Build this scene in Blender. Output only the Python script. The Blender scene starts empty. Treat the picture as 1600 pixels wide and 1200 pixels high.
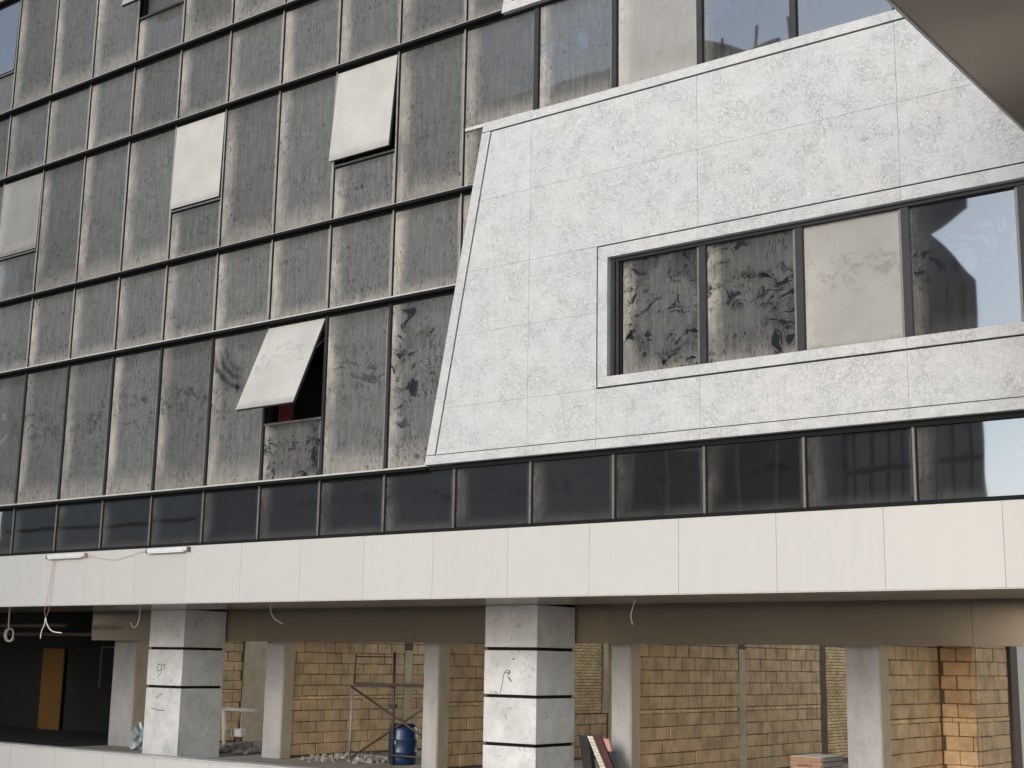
import bpy, math, random
from mathutils import Vector, Matrix
random.seed(7)
S = bpy.context.scene
C = S.collection
R = math.radians

# ------------------------------------------------------------------ camera
cam_d = bpy.data.cameras.new('camera'); cam = bpy.data.objects.new('camera', cam_d); C.objects.link(cam)
S.camera = cam
cam_d.sensor_width = 36.0; cam_d.lens = 36.0 * 2174.34 / 1600; cam_d.clip_start = 0.1; cam_d.clip_end = 3000
yaw, pitch, roll = R(37.6405), R(11.2951), R(0.96889)
fw = Vector((-math.sin(yaw)*math.cos(pitch), math.cos(yaw)*math.cos(pitch), math.sin(pitch)))
rt = Vector((math.cos(yaw), math.sin(yaw), 0)); up = rt.cross(fw)
r2 = rt*math.cos(roll) + up*math.sin(roll); u2 = up*math.cos(roll) - rt*math.sin(roll)
cam.matrix_world = Matrix(((r2.x, u2.x, -fw.x, 27.9413), (r2.y, u2.y, -fw.y, -18.0), (r2.z, u2.z, -fw.z, 2.536), (0, 0, 0, 1)))

# ------------------------------------------------------------------ sky, sun, exposure
SUN_EL, SUN_AZ = R(19), math.atan2(0.05, -0.99)            # low veiled sun in front of the facade
world = bpy.data.worlds.new('World'); S.world = world; world.use_nodes = True
wn = world.node_tree.nodes; wl = world.node_tree.links
bg = wn['Background']; sky = wn.new('ShaderNodeTexSky'); sky.sky_type = 'NISHITA'; sky.sun_disc = False
sky.sun_elevation = SUN_EL; sky.sun_rotation = SUN_AZ; sky.air_density = 1.0; sky.dust_density = 0.6; sky.ozone_density = 1.0
hz = wn.new('ShaderNodeHueSaturation'); hz.inputs['Saturation'].default_value = 0.50      # milky haze
wl.new(sky.outputs[0], hz.inputs['Color']); wl.new(hz.outputs[0], bg.inputs[0]); bg.inputs[1].default_value = 0.125
sun_d = bpy.data.lights.new('sun', 'SUN'); sun = bpy.data.objects.new('sun', sun_d); C.objects.link(sun)
sun_d.energy = 0.82; sun_d.angle = R(20); sun_d.color = (1.0, 0.965, 0.93)
sdir = Vector((math.sin(SUN_AZ)*math.cos(SUN_EL), math.cos(SUN_AZ)*math.cos(SUN_EL), math.sin(SUN_EL)))
sun.rotation_euler = sdir.to_track_quat('Z', 'Y').to_euler(); sun.location = sdir*60
S.view_settings.view_transform = 'Standard'; S.view_settings.look = 'None'
S.view_settings.gamma = 1.0; S.view_settings.use_curve_mapping = False
S.view_settings.exposure = 1.22
S.render.engine = 'CYCLES'; S.cycles.use_denoising = True
S.cycles.max_bounces = 8; S.cycles.diffuse_bounces = 5; S.cycles.glossy_bounces = 4

# ------------------------------------------------------------------ node helpers
class NT:
    def __init__(s, name):
        s.m = bpy.data.materials.new(name); s.m.use_nodes = True
        s.t = s.m.node_tree; s.t.nodes.clear()
        s.out = s.n('ShaderNodeOutputMaterial')
    def n(s, typ, **kw):
        nd = s.t.nodes.new(typ)
        for k, v in kw.items(): setattr(nd, k, v)
        return nd
    def put(s, sock, v):
        if v is None: return
        if isinstance(v, bpy.types.NodeSocket): s.t.links.new(v, sock)
        else:
            if hasattr(sock.default_value, '__len__') and len(sock.default_value) == 4 and len(v) == 3: v = (*v, 1)
            sock.default_value = v
    def math(s, op, a, b=None, c=None, clamp=False):
        nd = s.n('ShaderNodeMath', operation=op, use_clamp=clamp)
        s.put(nd.inputs[0], a); s.put(nd.inputs[1], b); s.put(nd.inputs[2], c)
        return nd.outputs[0]
    def vec(s, op, a, b=None):
        nd = s.n('ShaderNodeVectorMath', operation=op); s.put(nd.inputs[0], a); s.put(nd.inputs[1], b)
        return nd.outputs[0]
    def noise(s, vec, scale, detail=3, rough=0.55, dist=0.0):
        nd = s.n('ShaderNodeTexNoise'); s.put(nd.inputs['Vector'], vec)
        nd.inputs['Scale'].default_value = scale; nd.inputs['Detail'].default_value = detail
        nd.inputs['Roughness'].default_value = rough; nd.inputs['Distortion'].default_value = dist
        return nd.outputs[0]
    def voro(s, vec, scale, feature='F1'):
        nd = s.n('ShaderNodeTexVoronoi', feature=feature); s.put(nd.inputs['Vector'], vec); nd.inputs['Scale'].default_value = scale
        return nd.outputs[0]
    def ramp(s, v, a, b, lo=0.0, hi=1.0, smooth=True):
        nd = s.n('ShaderNodeMapRange', interpolation_type='SMOOTHSTEP' if smooth else 'LINEAR')
        s.put(nd.inputs['Value'], v); s.put(nd.inputs['From Min'], a); s.put(nd.inputs['From Max'], b)
        s.put(nd.inputs['To Min'], lo); s.put(nd.inputs['To Max'], hi)
        return nd.outputs[0]
    def mix(s, f, a, b):
        nd = s.n('ShaderNodeMix', data_type='RGBA'); s.put(nd.inputs[0], f); s.put(nd.inputs[6], a); s.put(nd.inputs[7], b)
        return nd.outputs[2]
    def mul(s, a, f):
        nd = s.n('ShaderNodeMix', data_type='RGBA', blend_type='MULTIPLY'); nd.inputs[0].default_value = 1
        s.put(nd.inputs[6], a)
        cb = s.n('ShaderNodeCombineColor'); [s.put(cb.inputs[i], f) for i in range(3)]
        s.put(nd.inputs[7], cb.outputs[0])
        return nd.outputs[2]
    def bump(s, h, strength, dist=0.01):
        nd = s.n('ShaderNodeBump'); s.put(nd.inputs['Height'], h)
        nd.inputs['Strength'].default_value = strength; nd.inputs['Distance'].default_value = dist
        return nd.outputs[0]
    def bsdf(s, col, rough=0.6, normal=None, metallic=0.0, spec=0.5):
        nd = s.n('ShaderNodeBsdfPrincipled'); s.put(nd.inputs['Base Color'], col); s.put(nd.inputs['Roughness'], rough)
        nd.inputs['Metallic'].default_value = metallic; nd.inputs['Specular IOR Level'].default_value = spec
        s.put(nd.inputs['Normal'], normal)
        return nd.outputs[0]
    def done(s, sh):
        s.t.links.new(sh, s.out.inputs[0]); return s.m
    def obj(s): return s.n('ShaderNodeTexCoord').outputs['Object']
    def pos(s): return s.n('ShaderNodeNewGeometry').outputs['Position']
    def info(s): return s.n('ShaderNodeObjectInfo')

def simple(name, col, rough=0.6, var=0.15, scale=6.0, bump=0.15, metallic=0.0, rnd=0.0, spec=0.5, stretch=None):
    """one colour with grain, blotches and fine relief, laid in world space"""
    n = NT(name); p = n.pos()
    if stretch: p = n.vec('MULTIPLY', p, stretch)
    a = n.noise(p, scale, 5, 0.65); b = n.noise(p, scale*9, 3, 0.6)
    f = n.math('ADD', n.math('MULTIPLY', a, 0.7), n.math('MULTIPLY', b, 0.3))
    f = n.ramp(f, 0.25, 0.75, 1-var, 1+var, False)
    if rnd: f = n.math('MULTIPLY', f, n.ramp(n.info().outputs['Random'], 0, 1, 1-rnd, 1+rnd, False))
    c = n.mul(col, f)
    nm = n.bump(n.math('ADD', a, b), bump, 0.01) if bump else None
    return n.done(n.bsdf(c, n.ramp(a, 0.3, 0.7, max(rough-0.08, 0.03), min(rough+0.08, 1), False), nm, metallic, spec))

# ------------------------------------------------------------------ materials
def mat_glass():
    n = NT('dusty_glass'); inf = n.info(); o = n.obj()
    sep = n.n('ShaderNodeSeparateColor'); n.put(sep.inputs[0], inf.outputs['Color']); dust, smear, film = sep.outputs
    off = n.n('ShaderNodeCombineXYZ'); n.put(off.inputs[0], n.math('MULTIPLY', inf.outputs['Random'], 83.0)); n.put(off.inputs[2], n.math('MULTIPLY', inf.outputs['Random'], 41.0))
    v = n.vec('ADD', o, off.outputs[0])
    uv = n.n('ShaderNodeUVMap'); su = n.n('ShaderNodeSeparateXYZ'); n.put(su.inputs[0], uv.outputs[0]); U, V = su.outputs[0], su.outputs[1]
    cloud = n.noise(v, 0.9, 4, 0.55)
    streak = n.noise(n.vec('MULTIPLY', v, (15, 1, 1.4)), 1.0, 4, 0.6)
    grain = n.noise(v, 55, 2, 0.6)
    dash = n.noise(n.vec('MULTIPLY', v, (34, 1, 9)), 1.0, 2, 0.5)
    dashes = n.math('MULTIPLY', n.ramp(dash, 0.555, 0.635), n.ramp(n.noise(v, 1.7, 2), 0.40, 0.60))
    speck = n.ramp(n.noise(n.vec('MULTIPLY', v, (58, 1, 26)), 1.0, 2, 0.5), 0.60, 0.68)
    dashes = n.math('MAXIMUM', dashes, n.math('MULTIPLY', speck, n.ramp(n.noise(v, 0.9, 3), 0.35, 0.6, 0.2, 0.75)))
    drop = n.math('MULTIPLY', n.ramp(n.noise(n.vec('MULTIPLY', v, (26, 1, 7)), 1.0, 2, 0.5), 0.72, 0.76), 0.6)
    # dust gathers in the left and lower corners of each pane and along the gaskets
    wob = n.math('MULTIPLY', n.math('SUBTRACT', n.noise(v, 2.2, 3), 0.5), 0.12)
    Uw = n.math('ADD', U, wob); Vw = n.math('ADD', V, wob)
    left = n.math('MULTIPLY', n.ramp(Uw, 0.26, 0.02), n.ramp(n.noise(n.vec('MULTIPLY', v, (1, 1, 0.6)), 1.4, 3), 0.35, 0.65, 0.35, 1.0)); low = n.ramp(Vw, 0.20, 0.0); right = n.ramp(U, 0.955, 0.99)
    top = n.ramp(Vw, 0.86, 1.0)
    halo = n.math('MAXIMUM', n.math('MULTIPLY', left, 0.85), n.math('MAXIMUM', n.math('MULTIPLY', low, 0.45), n.math('MULTIPLY', right, 0.6)))
    base = n.math('MULTIPLY', dust, n.math('ADD', n.ramp(cloud, 0.3, 0.7, 0.80, 1.08, False), n.ramp(streak, 0.3, 0.7, -0.10, 0.10, False)))
    base = n.math('ADD', base, n.math('MULTIPLY', halo, n.math('MULTIPLY_ADD', dust, 0.22, 0.18)))
    base = n.math('ADD', base, n.ramp(dust, 0.6, 0.95, 0.0, 0.16))
    base = n.math('MULTIPLY', base, n.ramp(grain, 0.3, 0.7, 0.90, 1.10, False))
    base = n.math('SUBTRACT', base, n.math('MULTIPLY', n.math('MULTIPLY', dashes, dust), 0.12))
    # wiped and scraped marks: drawn-out strokes in a band half way up
    dv = n.n('ShaderNodeTexNoise'); n.put(dv.inputs['Vector'], v); dv.inputs['Scale'].default_value = 1.6; dv.inputs['Detail'].default_value = 2
    warp = n.vec('ADD', v, n.vec('MULTIPLY', n.vec('SUBTRACT', dv.outputs['Color'], (0.5, 0.5, 0.5)), (1.0, 0, 0.8)))
    st = n.noise(n.vec('MULTIPLY', warp, (2.2, 1, 5.5)), 1.0, 5, 0.62)
    stroke = n.math('MULTIPLY', n.ramp(n.math('ABSOLUTE', n.math('SUBTRACT', st, 0.5)), 0.030, 0.008), n.ramp(n.noise(v, 3.1, 3), 0.46, 0.60))
    patch = n.ramp(n.noise(n.vec('MULTIPLY', warp, (1.0, 1, 1.6)), 3.2, 6, 0.68), 0.525, 0.60)
    bandc = n.math('ABSOLUTE', n.math('SUBTRACT', n.math('ADD', V, n.math('MULTIPLY', n.math('SUBTRACT', cloud, 0.5), 0.5)), 0.60))
    band = n.ramp(bandc, 0.20, 0.06)
    gate = n.ramp(n.noise(v, 1.1, 2), 0.42, 0.55)
    bg_ = n.math('MAXIMUM', n.math('MULTIPLY', band, 0.9), n.math('MULTIPLY', gate, n.ramp(smear, 0.6, 0.9)))
    marks = n.math('MAXIMUM', n.math('MULTIPLY', stroke, band), n.math('MULTIPLY', patch, bg_))
    base = n.math('SUBTRACT', base, n.math('MULTIPLY', n.math('MULTIPLY', marks, smear), 0.95))
    # large hand-wiped zones on the dirtiest panes
    zone = n.math('MULTIPLY', n.ramp(n.noise(warp, 1.1, 4, 0.6), 0.46, 0.60), n.ramp(smear, 0.6, 1.0))
    base = n.math('SUBTRACT', base, n.math('MULTIPLY', zone, 0.42))
    # one broad wiped arc across two panes
    sp = n.n('ShaderNodeSeparateXYZ'); n.put(sp.inputs[0], n.pos())
    dx = n.math('SUBTRACT', sp.outputs[0], 7.42); dz = n.math('SUBTRACT', sp.outputs[2], 8.72)
    rr = n.math('SQRT', n.math('ADD', n.math('MULTIPLY', dx, dx), n.math('MULTIPLY', dz, dz)))
    rr = n.math('ADD', rr, n.math('MULTIPLY', n.math('SUBTRACT', n.noise(n.pos(), 3, 2), 0.5), 0.12))
    ring = n.math('MULTIPLY', n.ramp(rr, 0.35, 0.75), n.ramp(rr, 1.14, 0.98))
    ring = n.math('MULTIPLY', ring, n.ramp(n.math('SINE', n.math('MULTIPLY', rr, 34)), -0.8, 0.9, 0.6, 1.0))
    ring = n.math('MULTIPLY', ring, n.ramp(dx, 0.10, -0.25)); ring = n.math('MULTIPLY', ring, n.ramp(dz, -0.02, -0.25))
    base = n.math('SUBTRACT', base, n.math('MULTIPLY', ring, 0.85))
    fac = n.math('ADD', base, n.math('MULTIPLY', drop, 0.2), clamp=True); fac = n.math('MINIMUM', fac, 0.97)
    dcol = n.mix(halo, (0.108, 0.108, 0.104), (0.395, 0.362, 0.315))
    dcol = n.mix(n.math('MULTIPLY', drop, 0.8), dcol, (0.42, 0.41, 0.39))
    dcol = n.mul(dcol, n.math('MULTIPLY', n.ramp(inf.outputs['Random'], 0, 1, 0.82, 1.16, False), n.math('MULTIPLY', n.math('MULTIPLY', n.math('MULTIPLY', n.ramp(n.noise(v, 6, 5, 0.7), 0.3, 0.7, 0.84, 1.16, False), n.ramp(streak, 0.3, 0.7, 0.80, 1.22, False)), n.ramp(dashes, 0, 1, 1.0, 0.36, False)), n.ramp(top, 0, 1, 1.0, 0.72, False))))
    ddiff = n.bsdf(dcol, 0.85, None, 0, 0.2)
    wave = n.noise(v, 0.75, 1, 0.4)
    nm = n.bump(wave, 0.25, 0.012)
    gl = n.n('ShaderNodeBsdfGlossy'); n.put(gl.inputs['Color'], (0.74, 0.81, 0.90, 1)); gl.inputs['Roughness'].default_value = 0.02; n.put(gl.inputs['Normal'], nm)
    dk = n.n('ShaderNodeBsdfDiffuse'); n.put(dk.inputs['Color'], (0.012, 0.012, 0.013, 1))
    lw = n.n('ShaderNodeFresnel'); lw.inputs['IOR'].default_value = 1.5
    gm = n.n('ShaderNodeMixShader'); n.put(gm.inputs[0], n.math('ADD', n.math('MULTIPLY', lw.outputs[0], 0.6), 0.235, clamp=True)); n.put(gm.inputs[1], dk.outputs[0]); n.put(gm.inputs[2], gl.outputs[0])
    m1 = n.n('ShaderNodeMixShader'); n.put(m1.inputs[0], fac); n.put(m1.inputs[1], gm.outputs[0]); n.put(m1.inputs[2], ddiff)
    # protective film: pale and nearly opaque, scuffed
    fcol = n.mul((0.43, 0.41, 0.375), n.ramp(n.noise(v, 1.3, 5, 0.6), 0.3, 0.7, 0.86, 1.08, False))
    fs = n.bsdf(fcol, 0.42, None, 0, 0.45)
    fedge = n.math('SUBTRACT', n.math('MULTIPLY', film, 1.0), n.math('MULTIPLY', n.math('MAXIMUM', n.ramp(Vw, 0.10, 0.0), n.math('MULTIPLY', n.math('MULTIPLY', marks, smear), 0.9)), 0.45), clamp=True)
    m2 = n.n('ShaderNodeMixShader'); n.put(m2.inputs[0], n.math('MULTIPLY', fedge, n.ramp(film, 0.0, 0.05))); n.put(m2.inputs[1], m1.outputs[0]); n.put(m2.inputs[2], fs)
    return n.done(m2.outputs[0])

def mat_stone():
    n = NT('mottled_stone'); p = n.pos()
    wv = n.n('ShaderNodeTexNoise'); n.put(wv.inputs['Vector'], p); wv.inputs['Scale'].default_value = 5; wv.inputs['Detail'].default_value = 4
    w = n.vec('ADD', p, n.vec('MULTIPLY', wv.outputs['Color'], (0.22, 0.22, 0.22)))
    big = n.noise(p, 0.8, 3); mid = n.noise(w, 5.5, 6, 0.68); fine = n.noise(w, 30, 4, 0.72)
    clus = n.ramp(n.noise(n.vec('ADD', p, (13, 0, 5)), 3.4, 4, 0.6), 0.30, 0.70)
    ridge = n.ramp(n.math('ABSOLUTE', n.math('SUBTRACT', n.noise(w, 17, 4, 0.62), 0.5)), 0.045, 0.0)
    f = n.ramp(mid, 0.32, 0.68, 0.955, 1.035, False)
    f = n.math('MULTIPLY', f, n.ramp(fine, 0.32, 0.68, 0.83, 1.12, False))
    f = n.math('MULTIPLY', f, n.ramp(big, 0.3, 0.7, 0.985, 1.015, False))
    f = n.math('SUBTRACT', f, n.math('MULTIPLY', n.math('MULTIPLY', ridge, clus), 0.32))
    c = n.mix(n.ramp(big, 0.35, 0.65), n.mul((0.455, 0.46, 0.458), f), n.mul((0.463, 0.46, 0.450), f))
    h = n.math('ADD', mid, n.math('ADD', n.math('MULTIPLY', fine, 0.4), n.math('MULTIPLY', n.math('MULTIPLY', ridge, clus), -0.5)))
    return n.done(n.bsdf(n.mul(c, n.ramp(n.info().outputs['Random'], 0, 1, 0.99, 1.012, False)), 0.6, n.bump(h, 0.55, 0.012)))

def mat_marble():
    n = NT('column_stone'); p = n.pos()
    wv = n.n('ShaderNodeTexNoise'); n.put(wv.inputs['Vector'], p); wv.inputs['Scale'].default_value = 2
    w = n.vec('ADD', p, n.vec('MULTIPLY', wv.outputs['Color'], (0.4, 0.4, 0.4)))
    a = n.noise(w, 2.6, 6, 0.62); sp = n.ramp(n.noise(n.vec('MULTIPLY', w, (1, 1, 0.55)), 21, 3, 0.55), 0.57, 0.68)
    gate = n.ramp(n.noise(p, 3.2, 3), 0.40, 0.62)
    f = n.ramp(a, 0.3, 0.72, 0.80, 1.10, False)
    f = n.math('SUBTRACT', f, n.math('MULTIPLY', n.math('MULTIPLY', sp, gate), 0.45))
    f = n.math('MULTIPLY', f, n.ramp(n.info().outputs['Random'], 0, 1, 0.95, 1.05, False))
    c = n.mul((0.61, 0.60, 0.59), f)
    return n.done(n.bsdf(c, n.ramp(a, 0.3, 0.7, 0.35, 0.55, False), n.bump(n.math('SUBTRACT', a, sp), 0.12, 0.01)))

def mat_panel(name, col, rough, rnd, metallic=0.0, var=0.02, bump=0.10):
    """painted aluminium sheet: nearly even, slight oil-canning and dust"""
    n = NT(name); p = n.pos()
    a = n.noise(p, 0.5, 2, 0.4); d = n.noise(n.vec('MULTIPLY', p, (3, 3, 0.7)), 1.5, 4, 0.6)
    f = n.math('MULTIPLY', n.ramp(d, 0.3, 0.7, 1-var, 1+var, False), n.ramp(n.info().outputs['Random'], 0, 1, 1-rnd, 1+rnd, False))
    return n.done(n.bsdf(n.mul(col, f), n.ramp(a, 0.3, 0.7, rough-0.03, rough+0.05, False), n.bump(a, bump, 0.02), metallic))

def mat_block(name, ca, cb, var=0.33):
    n = NT(name); p = n.pos(); r = n.info().outputs['Random']
    c = n.mix(r, ca, cb)
    a = n.noise(p, 2.3, 5, 0.65); b = n.noise(p, 48, 3, 0.7); pit = n.ramp(n.voro(p, 26), 0.12, 0.04)
    f = n.math('MULTIPLY', n.ramp(a, 0.28, 0.72, 1-var, 1+var, False), n.ramp(b, 0.3, 0.7, 0.88, 1.1, False))
    f = n.math('SUBTRACT', f, n.math('MULTIPLY', n.math('MULTIPLY', pit, n.ramp(a, 0.5, 0.6)), 0.3))
    drip = n.ramp(n.noise(n.vec('MULTIPLY', p, (7, 7, 0.8)), 1.0, 4, 0.6), 0.55, 0.72)
    c = n.mix(n.math('MULTIPLY', drip, 0.35), n.mul(c, f), (0.50, 0.43, 0.33))
    return n.done(n.bsdf(c, 0.9, n.bump(n.math('ADD', a, n.math('MULTIPLY', b, 0.5)), 0.5, 0.012), 0, 0.2))

M = {}
M['glass'] = mat_glass(); M['stone'] = mat_stone(); M['marble'] = mat_marble()
M['fascia'] = mat_panel('fascia_sheet', (0.458, 0.442, 0.415), 0.34, 0.02, 0.0, 0.02, 0.10)
M['brown'] = mat_panel('brown_sheet', (0.262, 0.214, 0.162), 0.19, 0.03, 0.45, 0.01, 0.03)
M['frame'] = simple('dark_anodised_frame', (0.026, 0.025, 0.029), 0.5, 0.35, 5, 0.05, spec=0.25)
M['cap'] = simple('weathered_aluminium', (0.13, 0.125, 0.12), 0.45, 0.4, 5, 0.08, 0.2)
M['cap2'] = simple('pale_weathered_aluminium', (0.25, 0.24, 0.225), 0.45, 0.4, 5, 0.08, 0.1)
M['lip'] = simple('pale_aluminium_lip', (0.46, 0.44, 0.41), 0.4, 0.3, 6, 0.05)
M['rubber'] = simple('black_gasket', (0.009, 0.009, 0.009), 0.7, 0.4, 9, 0.1, spec=0.12)
M['groove'] = simple('dark_joint', (0.055, 0.05, 0.045), 0.8, 0.3, 6, 0)
M['sash'] = simple('pale_film', (0.70, 0.665, 0.605), 0.4, 0.06, 1.5, 0.03)
M['concrete'] = simple('grey_concrete', (0.36, 0.345, 0.335), 0.85, 0.28, 2.2, 0.4, stretch=(1, 1, 0.45))
M['plaster'] = simple('yellow_plaster', (0.50, 0.40, 0.26), 0.9, 0.38, 2.4, 0.5)
M['plaster2'] = simple('tan_plaster', (0.47, 0.37, 0.26), 0.9, 0.25, 3, 0.4, stretch=(1, 1, 0.5))
M['slab'] = simple('raw_slab_concrete', (0.42, 0.40, 0.37), 0.9, 0.25, 1.2, 0.3)
M['block'] = mat_block('pale_clay_block', (0.62, 0.415, 0.23), (0.52, 0.345, 0.19))
M['brick'] = mat_block('yellow_brick', (0.74, 0.52, 0.27), (0.60, 0.41, 0.20))
M['mortar'] = simple('brown_mortar', (0.12, 0.080, 0.050), 0.95, 0.35, 7, 0.5)
M['lobby'] = simple('lobby_gloom_black', (0.012, 0.012, 0.012), 0.8, 0.25, 2, 0.2)  # near-black: the gloom of the lobby is put into this colour
M['floor'] = simple('dusty_floor', (0.29, 0.25, 0.20), 0.9, 0.3, 1.3, 0.3)
M['ground'] = simple('plaza_concrete', (0.42, 0.40, 0.37), 0.9, 0.22, 0.6, 0.3)
M['orange'] = simple('orange_board', (0.16, 0.075, 0.02), 0.6, 0.2, 2, 0.1)
M['wood'] = simple('raw_timber', (0.56, 0.42, 0.26), 0.75, 0.25, 3, 0.3, stretch=(6, 6, 0.7))
M['plank'] = simple('dark_plank', (0.10, 0.065, 0.045), 0.8, 0.3, 4, 0.3, stretch=(0.8, 5, 5))
M['rust'] = simple('rusty_steel', (0.085, 0.062, 0.050), 0.6, 0.4, 14, 0.3, 0.3)
M['steel'] = simple('grey_tube_steel', (0.085, 0.08, 0.075), 0.5, 0.5, 12, 0.3, 0.4)
M['blue'] = simple('blue_plastic', (0.010, 0.028, 0.085), 0.38, 0.18, 3, 0.06)
M['white'] = simple('white_plastic', (0.70, 0.69, 0.66), 0.45, 0.12, 5, 0.05)
M['wirew'] = simple('pale_cable_sheath', (0.62, 0.58, 0.52), 0.5, 0.1, 20, 0)
M['wirer'] = simple('red_cable_sheath', (0.44, 0.24, 0.19), 0.5, 0.1, 20, 0)
M['black'] = simple('black_board', (0.016, 0.015, 0.016), 0.5, 0.3, 4, 0.1)
M['pink'] = simple('pink_board', (0.48, 0.24, 0.22), 0.7, 0.2, 4, 0.15)
M['maroon'] = simple('maroon_board', (0.060, 0.020, 0.020), 0.6, 0.3, 4, 0.15)
M['tile'] = simple('cream_tile', (0.62, 0.56, 0.46), 0.5, 0.1, 8, 0.1, rnd=0.08)
M['card'] = simple('brown_card', (0.33, 0.19, 0.12), 0.85, 0.2, 4, 0.2)
M['cardlid'] = simple('pale_card', (0.66, 0.61, 0.53), 0.85, 0.12, 4, 0.2)
M['red'] = simple('dark_red_ink', (0.22, 0.03, 0.025), 0.8, 0.2, 10, 0)
M['ink'] = simple('black_marker_ink', (0.045, 0.04, 0.045), 0.8, 0.2, 10, 0)
M['rubble'] = simple('rubble_stone', (0.34, 0.30, 0.255), 0.95, 0.4, 5, 0.6, rnd=0.2)
M['bag'] = simple('grey_blue_sheeting', (0.30, 0.34, 0.36), 0.35, 0.3, 5, 0.2)
M['curtain'] = simple('dark_red_cloth', (0.16, 0.02, 0.02), 0.8, 0.2, 3, 0.2)
M['oglass'] = mat_panel('shaded_dark_glass', (0.022, 0.022, 0.024), 0.22, 0.1)
M['ostone'] = simple('grey_cladding', (0.065, 0.065, 0.064), 0.6, 0.12, 4, 0.2)
M['otrim'] = simple('pale_trim', (0.16, 0.16, 0.155), 0.6, 0.1, 4, 0.1)
M['flood'] = simple('lamp_tube', (0.60, 0.60, 0.60), 0.3, 0.1, 6, 0)

# ------------------------------------------------------------------ mesh helpers (world coordinates in, origin at the piece)
def wloc(o):
    v = Vector((0, 0, 0))
    while o: v += o.location; o = o.parent
    return v
def link(name, me, mat, parent=None, loc=(0, 0, 0)):
    o = bpy.data.objects.new(name, me); C.objects.link(o)
    if mat is not None and not me.materials: me.materials.append(mat)
    o.location = Vector(loc) - (wloc(parent) if parent else Vector((0, 0, 0)))
    if parent: o.parent = parent
    return o
def raw(verts, faces, uvs=None):
    me = bpy.data.meshes.new('mesh'); me.from_pydata([tuple(v) for v in verts], [], faces); me.update()
    if uvs:
        l = me.uv_layers.new(name='UVMap')
        for i, lp in enumerate(me.loops): l.data[i].uv = uvs[lp.vertex_index]
    return me
def boxmesh(dx, dy, dz, ch=0.0):
    """box centred on its origin, with chamfered edges when ch > 0"""
    hx, hy, hz = dx/2, dy/2, dz/2
    if ch <= 0:
        v = [(x, y, z) for x in (-hx, hx) for y in (-hy, hy) for z in (-hz, hz)]
        return raw(v, [(0, 1, 3, 2), (4, 6, 7, 5), (0, 4, 5, 1), (2, 3, 7, 6), (0, 2, 6, 4), (1, 5, 7, 3)])
    import bmesh
    me = boxmesh(dx, dy, dz); bm = bmesh.new(); bm.from_mesh(me)
    bmesh.ops.bevel(bm, geom=bm.edges[:], offset=ch, segments=1, affect='EDGES', profile=0.5)
    bm.to_mesh(me); bm.free(); return me
def box(name, x0, x1, y0, y1, z0, z1, mat, parent=None, ch=0.0):
    return link(name, boxmesh(abs(x1-x0), abs(y1-y0), abs(z1-z0), ch), mat, parent, ((x0+x1)/2, (y0+y1)/2, (z0+z1)/2))
def prism(name, poly, y0, y1, mat, parent=None):
    """polygon in (x, z) pushed from y0 (front) to y1"""
    cx = sum(p[0] for p in poly)/len(poly); cz = sum(p[1] for p in poly)/len(poly); n = len(poly)
    v = [(p[0]-cx, 0, p[1]-cz) for p in poly] + [(p[0]-cx, y1-y0, p[1]-cz) for p in poly]
    f = [tuple(range(n)), tuple(range(2*n-1, n-1, -1))] + [(i, i+n, (i+1) % n+n, (i+1) % n) for i in range(n)]
    me = raw(v, f)
    import bmesh
    bm = bmesh.new(); bm.from_mesh(me); bmesh.ops.recalc_face_normals(bm, faces=bm.faces[:]); bm.to_mesh(me); bm.free()
    return link(name, me, mat, parent, (cx, y0, cz))
def tubemesh(pts, r, seg=8, cap=True):
    pts = [Vector(p) for p in pts]; v = []; f = []
    t0 = None
    for i, p in enumerate(pts):
        t = (pts[min(i+1, len(pts)-1)] - pts[max(i-1, 0)]).normalized()
        if t0 is None:
            a = Vector((0, 0, 1)) if abs(t.z) < 0.9 else Vector((1, 0, 0)); u = t.cross(a).normalized()
        else:
            u = (u - t*u.dot(t)).normalized()
        w = t.cross(u); t0 = t
        rad = r[i] if isinstance(r, (list, tuple)) else r
        for k in range(seg):
            a = 2*math.pi*k/seg; v.append(p + u*math.cos(a)*rad + w*math.sin(a)*rad)
    for i in range(len(pts)-1):
        for k in range(seg):
            f.append((i*seg+k, i*seg+(k+1) % seg, (i+1)*seg+(k+1) % seg, (i+1)*seg+k))
    if cap:
        f.append(tuple(range(seg-1, -1, -1))); f.append(tuple((len(pts)-1)*seg+k for k in range(seg)))
    return v, f
def tube(name, pts, r, mat, parent=None, seg=8, smooth=True):
    p0 = Vector(pts[0]); v, f = tubemesh([Vector(p)-p0 for p in pts], r, seg)
    me = raw(v, f)
    if smooth:
        for p in me.polygons: p.use_smooth = len(p.vertices) == 4
    return link(name, me, mat, parent, p0)
def curve(ctrl, n=10):
    """Catmull-Rom through the control points"""
    P = [Vector(c) for c in ctrl]; P = [2*P[0]-P[1]] + P + [2*P[-1]-P[-2]]; out = []
    for i in range(1, len(P)-2):
        for k in range(n):
            t = k/n; a, b, c, d = P[i-1:i+3]
            out.append(0.5*((2*b) + (c-a)*t + (2*a-5*b+4*c-d)*t*t + (3*b-a-3*c+d)*t**3))
    return out + [P[-2]]
def lathe(name, prof, mat, parent, loc, seg=28):
    v = []; f = []
    for r, z in prof:
        for k in range(seg): v.append((r*math.cos(2*math.pi*k/seg), r*math.sin(2*math.pi*k/seg), z))
    for i in range(len(prof)-1):
        for k in range(seg): f.append((i*seg+k, i*seg+(k+1) % seg, (i+1)*seg+(k+1) % seg, (i+1)*seg+k))
    f.append(tuple(range(seg-1, -1, -1))); f.append(tuple((len(prof)-1)*seg+k for k in range(seg)))
    me = raw(v, f)
    for p in me.polygons: p.use_smooth = len(p.vertices) == 4
    return link(name, me, mat, parent, loc)
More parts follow.
